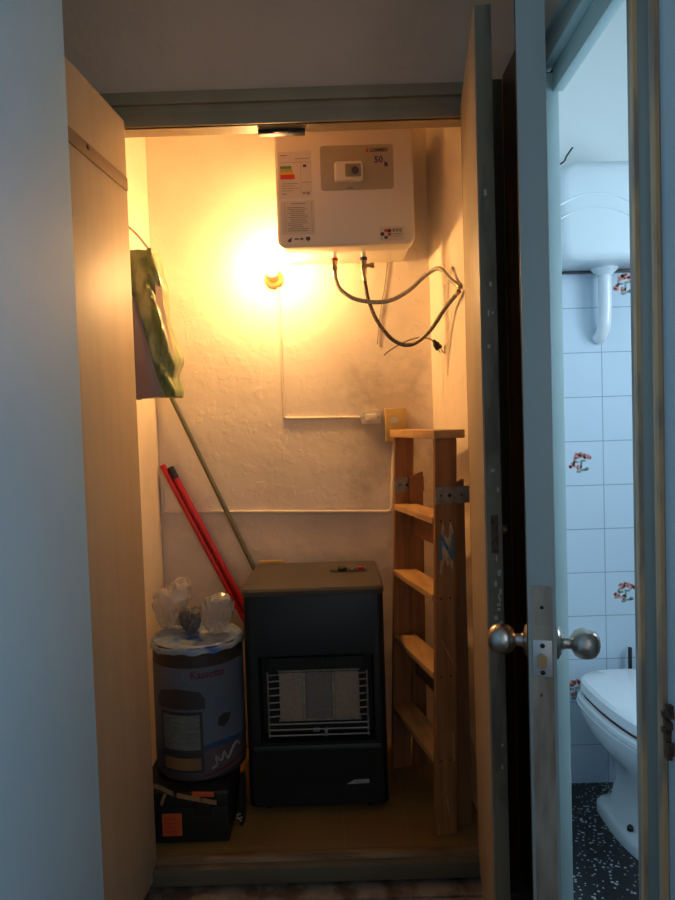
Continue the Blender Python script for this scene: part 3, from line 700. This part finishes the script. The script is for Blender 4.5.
# rear frame, folded flat behind
RW = .052
def rear_near(z): return V((.342, 2.048, z)) + a * .028
for side in (0, 1):
    q = rear_near(0) + (a * (L(0) - .052) if side else V((0, 0, 0)))
    q1 = rear_near(1.095) + (a * (L(1.1) - .052) if side else V((0, 0, 0)))
    u = b * RW; bm = B()
    loft(bm, [[q, q + u, q + u + a * T, q + a * T], [q1 - Zv * .02, q1 + u, q1 + u + a * T, q1 - Zv * .02 + a * T]])
    bmesh.ops.bevel(bm, geom=list(bm.edges), offset=.002, segments=2, affect='EDGES')
    obj('rear_leg', bm, 'lad_rear', sl)
for z, h in ((.865, .075), (.35, .055), (.13, .055)):
    q = rear_near(z) + a * (T + .0005) + b * .012
    bm = B(); hexa(bm, q, a * (L(z) - .052 - T - .001), b * .018, Zv * h, .002); obj('crossbar', bm, 'lad_rear', sl)
for side in (0, 1):
    c = near_front(1.022) - b * .001 + (-a * .0035 if not side else a * (L(1.03) - T - .0035))
    bm = B(); hexa(bm, c, b * .112, a * .003, Zv * .052, .0012)
    hp = obj('hinge_plate', bm, 'plate', sl, label='bolted steel hinge plate')
    for e, r in ((.018, .0035), (.046, .006), (.085, .0035)): obj('bolt', lathe(B(), c + b * e + Zv * .026 - a * .0002, -a, [(r, 0), (r, .002), (r * .5, .0035)], 12), 'dark_metal', hp)
# worn brand paint on the near stile
def on_stile(u, v, w): return near_front(.885 + v) + b * (.036 + u) - a * (.0008 + w)
bm = B()
prism(bm, [on_stile(x, z, -.0004) for x, z in ((-.024, -.072), (-.019, -.025), (-.022, .030), (-.012, .085), (-.004, .045), (.004, .03), (.012, .088), (.022, .050), (.021, -.02), (.019, -.085), (.012, -.04), (.004, -.055), (-.008, -.03), (-.016, -.078))], -a * .0006)
wp = obj('worn_patch', bm, 'worn_wood', near_stile, label='scraped pale patch')
obj('blue_lettering', text_bm('N', .115, lambda u, v, w: on_stile(u * .62, v, w + .0008), .0006, bold=.001), 'blue_ink', near_stile, label='faded blue painted letter')
for (u0, v0), (u1, v1) in (((-.018, -.28), (.02, -.355)), ((.0, -.77), (.006, -.83)), ((-.03, -.66), (-.028, -.70)), ((-.028, -.85), (-.03, -.88)), ((.02, -.57), (.022, -.66))):
    p, q = on_stile(u0, v0, 0), on_stile(u1, v1, 0); obj('scratch', hexa(B(), p, q - p, b * .002, -a * .0004), 'worn_wood', near_stile)

# ------------------------------------------------------------------ poles
def pole(name, p, q, r, m, label, group=None, tip=None):
    p, q = V(p), V(q); t = thing(name, label, 'pole', q, group); d = (p - q).normalized()
    obj('shaft', lathe(B(), q, d, [(r, 0), (r, (p - q).length)], 14), m, t)
    obj('cap', lathe(B(), p, d, [(r * 1.03, 0), (r * 1.03, .004), (r * .7, .008)], 14), tip or m, t)
    return t
dxz = .485
t1 = pole('broom_pole', (-.683, 2.622, 1.131), (-.683 + dxz * 1.115, 2.622, .012), .0115, 'red_pole', 'red pole leaning in the back left corner, lower of the red pair', 'red poles in the closet corner')
t2 = pole('broom_pole', (-.634, 2.622, 1.085), (-.634 + dxz * 1.069, 2.622, .012), .0115, 'red_pole', 'red pole with a grey grip, upper of the red pair', 'red poles in the closet corner')
pd = V((-dxz, 0, 1)).normalized()
obj('grip', lathe(B(), V((-.634, 2.622, 1.085)) - pd * .001, pd, [(.0122, 0), (.0122, .046), (.009, .050)], 14), 'dark_metal', t2, label='grey grip')
pole('broom_pole', (-.688, 2.626, 1.510), (-.688 + .4366 * 1.497, 2.626, .012), .0095, 'grey_pole', 'thin grey green pole leaning behind the green bag and gas heater')

# ------------------------------------------------------------------ carrier bag on the left wall
cb = thing('carrier_bag', 'green and grey plastic carrier bag hanging on the left closet wall', 'bag', (-.62, 2.29, 1.385))
def lerp(t, tab):
    for (z0, v0), (z1, v1) in zip(tab, tab[1:]):
        if t <= z1: return v0 + (v1 - v0) * (t - z0) / (z1 - z0)
    return tab[-1][1]
rt = [(1.385, -.537), (1.43, -.532), (1.52, -.532), (1.60, -.548), (1.70, -.566), (1.80, -.574), (1.86, -.580), (1.93, -.60)]
dep = [(1.385, .075), (1.5, .095), (1.7, .075), (1.85, .04), (1.93, .02)]
rings = []
NZ, NA = 44, 40
for i in range(NZ + 1):
    z = 1.385 + .488 * i / NZ; x1 = lerp(z, rt); x0 = -.700 if z < 1.86 else -.700 + .02 * (z - 1.86) / .05; h = lerp(z, dep); ring = []
    for k in range(NA):
        an = 2 * PI * k / NA; c, s = math.cos(an), math.sin(an)
        ux = math.copysign(abs(c) ** .45, c); uy = math.copysign(abs(s) ** .45, s)
        x = (x0 + x1) / 2 + ux * (x1 - x0) / 2; y = 2.29 + uy * h
        # folds fall diagonally from the upper left to the lower right
        f = math.sin((x - x0) * 150 + (z - 1.6) * 52 + 2.5 * noise.noise(V((x * 9, y * 9, z * 5)))) * .0085 * (.4 + .6 * max(0, (x - x0) / (x1 - x0)))
        f += noise.noise(V((x * 22, y * 22, z * 16))) * .008
        x = max(-.7035, x + c * f); y += s * f - (f * .7 if s < 0 else 0)
        ring.append((x, y, z + (noise.noise(V((x * 30, y * 12, 3))) * .010 if i in (0, NZ) else 0)))
    rings.append(ring)
bm = B(); loft(bm, rings); bag = obj('bag_body', bm, 'bag_green', cb, sharp=70)
# grey printed side panel, bulging in front of the green body
def grid(bm, fn, nu, nv, th):
    vs = [[bm.verts.new(fn(i / nu, j / nv)) for i in range(nu + 1)] for j in range(nv + 1)]
    fs = [bm.faces.new((vs[j][i], vs[j][i + 1], vs[j + 1][i + 1], vs[j + 1][i])) for j in range(nv) for i in range(nu)]
    if th: bmesh.ops.solidify(bm, geom=fs, thickness=th)
    return bm
gr = [(1.385, -.562), (1.42, -.570), (1.50, -.588), (1.58, -.606), (1.68, -.634), (1.80, -.688)]
def gp(u, v):
    z = 1.380 + .415 * v; xr = lerp(z, gr); x = -.700 + (xr + .700) * u
    return V((x, 2.29 - lerp(z, dep) - .032 + .005 * noise.noise(V((x * 14, 1, z * 9))) + .014 * (u > .93), z + (.007 * noise.noise(V((x * 25, 2, 0))) if v == 0 else 0)))
obj('grey_panel', grid(B(), gp, 14, 24, .0015), 'bag_grey', cb, label='grey side panel', sharp=70)
def pk(u, v):
    z = 1.52 + .26 * v; x = lerp(z, rt) + .003 - (.020 - .012 * abs(v - .5)) * (1 - u)
    return V((x, 2.29 - lerp(z, dep) * (.80 - .25 * u) - .004, z))
obj('pale_print', grid(B(), pk, 4, 14, .0012), 'bag_pale', cb, label='pale pink printed patch along the right edge')
obj('strap', tube(B(), smooth_path([(-.600, 2.27, 1.865), (-.645, 2.26, 1.925), (-.690, 2.255, 1.965), (-.702, 2.25, 1.968)], 5), [.004] * 16, 8), 'strap_pale', cb)
bm = B(); tube(bm, smooth_path([(-.7045, 2.25, 1.975), (-.694, 2.25, 1.972), (-.688, 2.25, 1.975), (-.687, 2.25, 1.984)], 4), .0025, 8); obj('wall_hook', bm, 'dark_metal', label='small hook on the left closet wall holding the carrier bag', cat='hook')

# ------------------------------------------------------------------ toolbox, drum with printed label, rubbish
tb = thing('tool_box', 'black plastic toolbox with a square orange label on the closet floor', 'toolbox', (-.515, 2.17, 0))
bm = B(); box(bm, -.645, -.372, 2.026, 2.290, .006, .118, .008, 3); obj('box_body', bm, 'tool_black', tb)
bm = B(); box(bm, -.650, -.368, 2.020, 2.296, .119, .166, .010, 3); obj('lid', bm, 'tool_black', tb)
bm = B(); box(bm, -.470, -.425, 2.016, 2.027, .095, .140, .003); obj('latch', bm, 'black', tb)
bm = B(); plate(bm, -.576, -.516, .030, .100, 2.0245, .002, .003); ol = obj('orange_label', bm, 'orange', tb, label='square orange label')
bm = B()
for k in range(4): box(bm, -.570, -.527 - .006 * (k % 2), 2.0240, 2.0247, .042 + k * .013, .046 + k * .013)
obj('lettering', bm, 'red', ol)
for x, y in ((-.63, 2.06), (-.40, 2.06), (-.63, 2.27), (-.40, 2.27)):
    bm = B(); box(bm, x - .012, x + .012, y - .012, y + .012, 0, .0055); obj('foot', bm, 'black', tb)

BC, BR, BZ0, BZ1 = V((-.488, 2.222, 0)), .146, .168, .592
dr = thing('storage_drum', 'round drum with a printed gas heater picture, standing on the toolbox', 'drum', (BC.x, BC.y, BZ0))
def cyl(u, v, w=0): return V((BC.x + (BR + w) * math.sin(u), BC.y - (BR + w) * math.cos(u), v))
def patch(bm, outline, w, n=1):
    """thin curved patch on the drum wall from an outline of (angle, z) points"""
    t = bmesh.new(); vs = [t.verts.new((p[0], p[1], 0)) for p in outline]; f = t.faces.new(vs)
    bmesh.ops.triangulate(t, faces=[f])
    for _ in range(3):
        es = [e for e in t.edges if abs(e.verts[0].co.x - e.verts[1].co.x) > .12]
        if es: bmesh.ops.subdivide_edges(t, edges=es, cuts=1); bmesh.ops.triangulate(t, faces=t.faces)
    bmesh.ops.solidify(t, geom=list(t.faces), thickness=.0006)
    zs = [v.co.z for v in t.verts]
    for v in t.verts: v.co = cyl(v.co.x, v.co.y, w + (.0004 if v.co.z > (min(zs) + max(zs)) / 2 else -.0004))
    merge(bm, t); return bm
def band(z0, z1, w, a0=-PI, a1=PI, n=48, z0f=None, z1f=None):
    bm = B(); rs = []
    z0f = z0f or (lambda u: z0); z1f = z1f or (lambda u: z1)
    A = [a0 + (a1 - a0) * k / n for k in range(n + 1)]
    for u0, u1 in zip(A, A[1:]):
        q = [cyl(u0, z0f(u0), w), cyl(u1, z0f(u1), w), cyl(u1, z1f(u1), w), cyl(u0, z1f(u0), w)]
        bm.faces.new([bm.verts.new(p) for p in q])
    bmesh.ops.remove_doubles(bm, verts=bm.verts, dist=1e-5)
    bmesh.ops.solidify(bm, geom=list(bm.faces), thickness=.0008)
    return bm
bm = B(); lathe(bm, (BC.x, BC.y, BZ0), (0, 0, 1), [(BR - .004, 0), (BR, .004), (BR, BZ1 - BZ0), (BR - .006, BZ1 - BZ0), (BR - .006, BZ1 - BZ0 - .03)], 48); obj('drum_wall', bm, 'bin_band', dr)
slant = lambda u: .262 + .014 * math.sin(u) + .008 * math.sin(u * 3)
obj('upper_print', band(0, 0, .0012, -1.75, 1.75, 40, lambda u: slant(u), lambda u: .530), 'bin_print', dr, label='pale blue printed upper part')
lowp = obj('lower_print', band(0, 0, .0010, -1.75, 1.75, 40, lambda u: .174 + .02 * max(0, math.sin(u)) ** 2, lambda u: slant(u)), 'bin_low', dr, label='mauve printed lower part')
obj('blue_stripe', band(0, 0, .0018, -1.75, 1.75, 40, lambda u: slant(u) - .006, lambda u: slant(u) + .011), 'bin_blue', dr)
# printed picture of a heater
img = obj('heater_picture', patch(B(), [(-.82, .400), (.32, .400), (.31, .434), (.20, .456), (-.25, .466), (-.70, .456), (-.81, .434)], .0030), 'bin_image', dr, label='printed picture of a heater')
obj('picture_frame', patch(B(), [(-.72, .200), (.25, .200), (.25, .392), (-.72, .392)], .0028), 'bin_image', img)
obj('picture_grille', patch(B(), [(-.66, .272), (.19, .272), (.19, .382), (-.66, .382)], .0040), 'bin_window', img)
obj('picture_glow', patch(B(), [(-.66, .208), (.19, .208), (.19, .246), (-.66, .246)], .0040), 'bin_flame', img)
obj('lettering', text_bm('Kassotto', .035, lambda u, v, w: cyl(.40 + u / BR, .508 + v, .0024 + w), .0006, sx=.86, bold=.0009), 'maroon', dr, label='maroon lettering')
ov = [(.42 + .56 * math.cos(t), .503 + .026 * math.sin(t)) for t in [2 * PI * i / 40 for i in range(41)]]
obj('oval_outline', tube(B(), [cyl(u, v, .0022) for u, v in ov], .0007, 6), 'bin_grey', dr)
obj('pale_script', tube(B(), smooth_path([cyl(u, v, .0024) for u, v in ((.40, .205), (.52, .215), (.50, .240), (.62, .225), (.70, .248), (.78, .222), (.92, .250), (1.05, .262), (1.15, .25))], 6), .004, 6), 'bin_script', dr)
obj('small_picture', patch(B(), [(.56, .342), (.70, .328), (.85, .345), (.90, .368), (.70, .372), (.60, .362)], .0028), 'bin_image', dr)
obj('red_edge', band(0, 0, .0018, .25, 1.5, 14, lambda u: .182 + .028 * math.sin(u) ** 2, lambda u: .188 + .030 * math.sin(u) ** 2), 'maroon', dr)
# crumpled blue liner folded over the rim and closing the top
def lin(u, v):
    an = 2 * PI * u; r = (BR + .006) * v
    n1 = noise.noise(V((math.cos(an) * v * 5, math.sin(an) * v * 5, 1))) ; n2 = noise.noise(V((math.cos(an) * v * 14, math.sin(an) * v * 14, 7)))
    z = BZ1 + .004 + (n1 * .016 + n2 * .009) * (1 - v * .6) - (.010 if v > .97 else 0)
    return V((BC.x + r * math.sin(an), BC.y - r * math.cos(an), z))
bm = B(); rs = []
for j, v in enumerate((.04, .15, .28, .4, .52, .64, .75, .85, .93, .985, 1.0, 1.012)):
    rs.append([lin(k / 60, v) - V((0, 0, .012 + .006 * noise.noise(V((k * .4, 0, 0))))) * (j == 11) - V((0, 0, .004)) * (j == 10) for k in range(60)])
loft(bm, rs, True, False); obj('blue_liner', bm, 'liner', dr, label='crumpled blue plastic liner over the rim', sharp=75)
bm = B(); lathe(bm, (BC.x, BC.y, BZ1 - .022), (0, 0, 1), [(BR + .001, 0), (BR + .005, .002), (BR + .005, .012), (BR + .001, .014)], 48); obj('rim', bm, 'black', dr)

def crumple(c, rx, ry, h, seed, amp, peaks=.3):
    """creased sack: a faceted ball pulled out into a few soft corners, flat underneath"""
    rnd = random.Random(seed); c = V(c); bm = B()
    bmesh.ops.create_icosphere(bm, subdivisions=4, radius=1)
    dirs = [V((math.cos(t), math.sin(t), rnd.uniform(-.1, 1.1))).normalized() for t in [rnd.uniform(0, 6.28) for _ in range(7)]]
    S = V((seed * 3.1, seed * 1.7, 0))
    for v in bm.verts:
        q = v.co.normalized()
        r = .74 + sum(peaks * .5 * math.exp(-(1 - q.dot(d)) * 7) for d in dirs)
        cell = noise.voronoi(q * 2.6 + S)[0]
        r += amp * (cell[1] - cell[0] - .3) * .55 + amp * .25 * noise.noise(q * 6 + S)
        z = q.z * r
        v.co = c + V((rx * q.x * r, ry * q.y * r, max(0, h * (z + .55) / 1.45)))
    return bm
TOP = BZ1 + .014
obj('plastic_bag', crumple((-.597, 2.28, TOP), .056, .055, .150, 2, .5, peaks=.7), 'clear_bag', label='clear crumpled plastic bag rising at the left of the drum top', cat='bag', group='clear plastic bags on the drum', sharp=16)
obj('plastic_bag', crumple((-.424, 2.21, TOP), .048, .06, .110, 5, .5, peaks=.8), 'clear_bag', label='pale crumpled plastic bag at the right of the drum top', cat='bag', group='clear plastic bags on the drum', sharp=16)
obj('dark_cloth', crumple((-.507, 2.22, TOP), .034, .045, .080, 9, .4, peaks=.7), mat('dark slate cloth', (.055, .07, .085), .6, (.11, .12, .13), 14, bump=.4), label='dark slate bundle between the two clear bags on the drum', cat='bundle', sharp=16)

ws = thing('webbing_strap', 'tan strap with an orange tag lying across the toolbox front', 'strap', (-.49, 2.03, .12))
P = smooth_path([(-.640, 2.022, .192), (-.585, 2.018, .184), (-.530, 2.014, .160), (-.470, 2.012, .146), (-.405, 2.014, .130)], 6)
bm = B()
for p, q in zip(P, P[1:]): hexa(bm, p + V((0, -.003, 0)), q - p, (0, .003, 0), (0, 0, .014))
obj('band', bm, 'tan_strap', ws)
bm = B(); hexa(bm, (-.478, 2.008, .160), (.066, .002, -.004), (0, .003, 0), (0, 0, .016), .001); obj('tag', bm, 'orange', ws, label='orange tag')
bm = B(); tube(bm, smooth_path([(-.560, 2.012, .170), (-.568, 2.009, .152), (-.572, 2.011, .138)], 4), .005, 8); obj('loose_end', bm, 'tan_strap', ws)
bm = crumple((-.348, 2.14, 0), .014, .05, .165, 4, .25)
bb = obj('black_bag', bm, 'black_matt', label='black bundle squeezed between the toolbox and the gas heater', cat='bundle', sharp=16)
bm = B(); 
for dx, dz in ((0, .052), (.008, .054), (0, .042), (.006, .040), (.013, .043), (.010, .033)): hexa(bm, (-.358 + dx, 2.083, dz), (.005, 0, 0), (0, .004, 0), (0, 0, .006), .001)
obj('pale_marks', bm, 'silver', bb)

# ------------------------------------------------------------------ magnetic catch on the head
dc = thing('door_catch', 'black catch under the head of the closet opening', 'catch', (-.135, 1.985, 2.130))
bm = B(); box(bm, -.205, -.068, 2.006, 2.031, 2.1285, 2.1418, .003); obj('catch_body', bm, 'black', dc)
bm = B(); box(bm, -.160, -.112, 2.002, 2.007, 2.130, 2.140, .001); obj('magnet_plate', bm, 'dark_metal', dc)

# ------------------------------------------------------------------ toilet, cistern
to = thing('toilet', 'white toilet with the lid down on the black bathroom floor', 'toilet', (.975, 2.15, -.08))
def egg(cx, cy, hx, yb_, yf, z, n=48, pw=2.1, pb=2.5):
    """plan outline: back at yb_, front at yf, half width hx; squarer at the back"""
    pts = []
    for k in range(n):
        an = 2 * PI * k / n; c, s = math.cos(an), math.sin(an)
        p = pw if s < 0 else pb
        x = math.copysign(abs(c) ** (2 / p), c) * hx; L_ = (yb_ - cy) if s > 0 else (cy - yf)
        pts.append((cx + x, cy + math.copysign(abs(s) ** (2 / p), s) * L_, z))
    return pts
tx = .977
bm = B()
loft(bm, [egg(tx, 2.18, .130, 2.315, 1.90, -.079, pb=6), egg(tx, 2.18, .129, 2.315, 1.90, -.050, pb=6), egg(tx, 2.18, .120, 2.307, 1.915, -.038, pb=5), egg(tx, 2.17, .100, 2.295, 1.95, -.026, pb=3), egg(tx, 2.17, .086, 2.29, 1.98, .06),
          egg(tx, 2.17, .090, 2.32, 1.96, .12), egg(tx, 2.18, .125, 2.37, 1.90, .175), egg(tx, 2.20, .165, 2.40, 1.84, .225), egg(tx, 2.22, .180, 2.41, 1.80, .268), egg(tx, 2.23, .188, 2.415, 1.79, .295), egg(tx, 2.23, .180, 2.405, 1.80, .300)])
obj('bowl', bm, 'porcelain', to, sharp=60)
bm = B(); loft(bm, [egg(tx, 2.24, h, b_, f_, z) for h, b_, f_, z in ((.180, 2.38, 1.79, .3005), (.186, 2.385, 1.782, .304), (.186, 2.385, 1.782, .317), (.180, 2.38, 1.79, .323))]); obj('seat', bm, 'porcelain', to)
bm = B(); loft(bm, [egg(tx, 2.24, .168, 2.37, 1.80, .3225), egg(tx, 2.24, .168, 2.37, 1.80, .329)]); obj('lid_gap_shade', bm, 'grey_gap', to, label='dark line painted for the shaded gap under the lid')
bm = B(); loft(bm, [egg(tx, 2.25, h, b_, f_, z, pb=2.8) for h, b_, f_, z in ((.166, 2.38, 1.80, .329), (.172, 2.385, 1.793, .335), (.169, 2.385, 1.797, .364), (.158, 2.375, 1.815, .372), (.09, 2.33, 1.92, .376))]); obj('lid', bm, 'porcelain', to)
for x, y in ((tx - .098, 2.075), (tx + .098, 2.075)):
    bm = B(); lathe(bm, (x, y, -.028), (0, 0, 1), [(.010, 0), (.010, .010), (.006, .016)], 14); obj('bolt_cap', bm, 'black', to)
bm = B(); box(bm, 1.030, 1.042, 2.420, 2.432, .31, .432, .003); obj('hinge_post', bm, 'black', to, label='black post behind the lid')
ci = thing('cistern', 'white high level cistern on the bathroom wall above the toilet', 'cistern', (.935, 2.45, 1.77))
cx0, cx1 = .735, 1.120
def cring(z, i, y0=2.245):
    return [(x, y, z) for x, _, y in rrect(cx0 + i, cx1 - i, y0 + i * .6, 2.448, .05, 0, 6, (1, 1, 0, 0))]
bm = B(); loft(bm, [cring(1.792, .050), cring(1.796, .030), cring(1.815, .012), cring(1.86, .004), cring(2.01, 0), cring(2.06, .004), cring(2.09, .014), cring(2.108, .032), cring(2.118, .06), cring(2.121, .10)]); obj('tank', bm, 'tank', ci, sharp=60)
for dz, w in ((0, .0032), (.045, .0038)):
    arc = [(x, 2.2475 - .0006, 1.960 + dz - 2.4 * (x - .868) ** 2 * (1 if x > .868 else 1.1)) for x in [.750 + .018 * k for k in range(20)]]
    bm = B(); tube(bm, arc, w, 8); obj('arched_moulding', bm, 'tank', ci)
bm = B(); lathe(bm, (.955, 2.40, 1.80), (0, 0, -1), [(.047, 0), (.045, .012), (.030, .026), (.026, .034)], 24); obj('outlet_nut', bm, 'tank', ci)
bm = B(); tube(bm, smooth_path([(.955, 2.40, 1.79), (.956, 2.40, 1.72), (.956, 2.402, 1.65), (.954, 2.408, 1.60), (.951, 2.424, 1.567), (.948, 2.448, 1.552)], 6), .0225, 18); obj('flush_pipe', bm, 'porcelain', ci)
bm = B(); box(bm, .73, 1.12, 2.425, 2.449, 1.785, 1.792, .002); obj('tank_line', bm, 'dark_metal', ci, label='dark line under the tank')  # thin dark strip along the bottom of the tank
obj('bathroom_wire', tube(B(), smooth_path([(.606, 2.20, 2.25), (.66, 2.20, 2.07), (.741, 2.20, 2.086), (.762, 2.20, 2.112), (.780, 2.20, 2.136)], 6), .0028, 6), 'black',
    label='bent black wire left of the cistern by the door jamb', cat='wire')

# ------------------------------------------------------------------ light
def area(name, loc, target, sx, sy, e, col):
    li = bpy.data.lights.new(name, 'AREA'); li.shape = 'RECTANGLE'; li.size = sx; li.size_y = sy; li.energy = e; li.color = col
    o = bpy.data.objects.new(name, li); COL.objects.link(o); o.location = loc
    o.rotation_euler = (V(target) - V(loc)).to_track_quat('-Z', 'Z').to_euler(); return o
area('bathroom_daylight', (1.86, 1.4, 1.62), (.9, 1.4, 1.62), .76, 1.3, 34, (.72, .88, 1))
area('hall_fill', (.60, 0, 1.42), (-.49, 0, 1.42), 1.0, 1.28, 9.5, (.68, .86, 1))  # unseen fill light added to brighten the hall
w = bpy.data.worlds.new('sky'); C.world = w; w.use_nodes = True
w.node_tree.nodes['Background'].inputs[0].default_value = (1, .97, .92, 1); w.node_tree.nodes['Background'].inputs[1].default_value = .3

# ------------------------------------------------------------------ camera
cam = bpy.data.cameras.new('camera'); co = bpy.data.objects.new('camera', cam); COL.objects.link(co)
cam.sensor_fit = 'VERTICAL'; cam.sensor_height = 24; cam.lens = 676 / 900 * 24; cam.clip_start = .02
co.location = (0, 0, 1.28); co.rotation_euler = (math.radians(90 - 2.3), math.radians(1.83), 0)
C.camera = co
C.view_settings.view_transform = 'Standard'; C.view_settings.look = 'None'
C.view_settings.exposure = .25; C.view_settings.gamma = 1; C.view_settings.use_curve_mapping = False
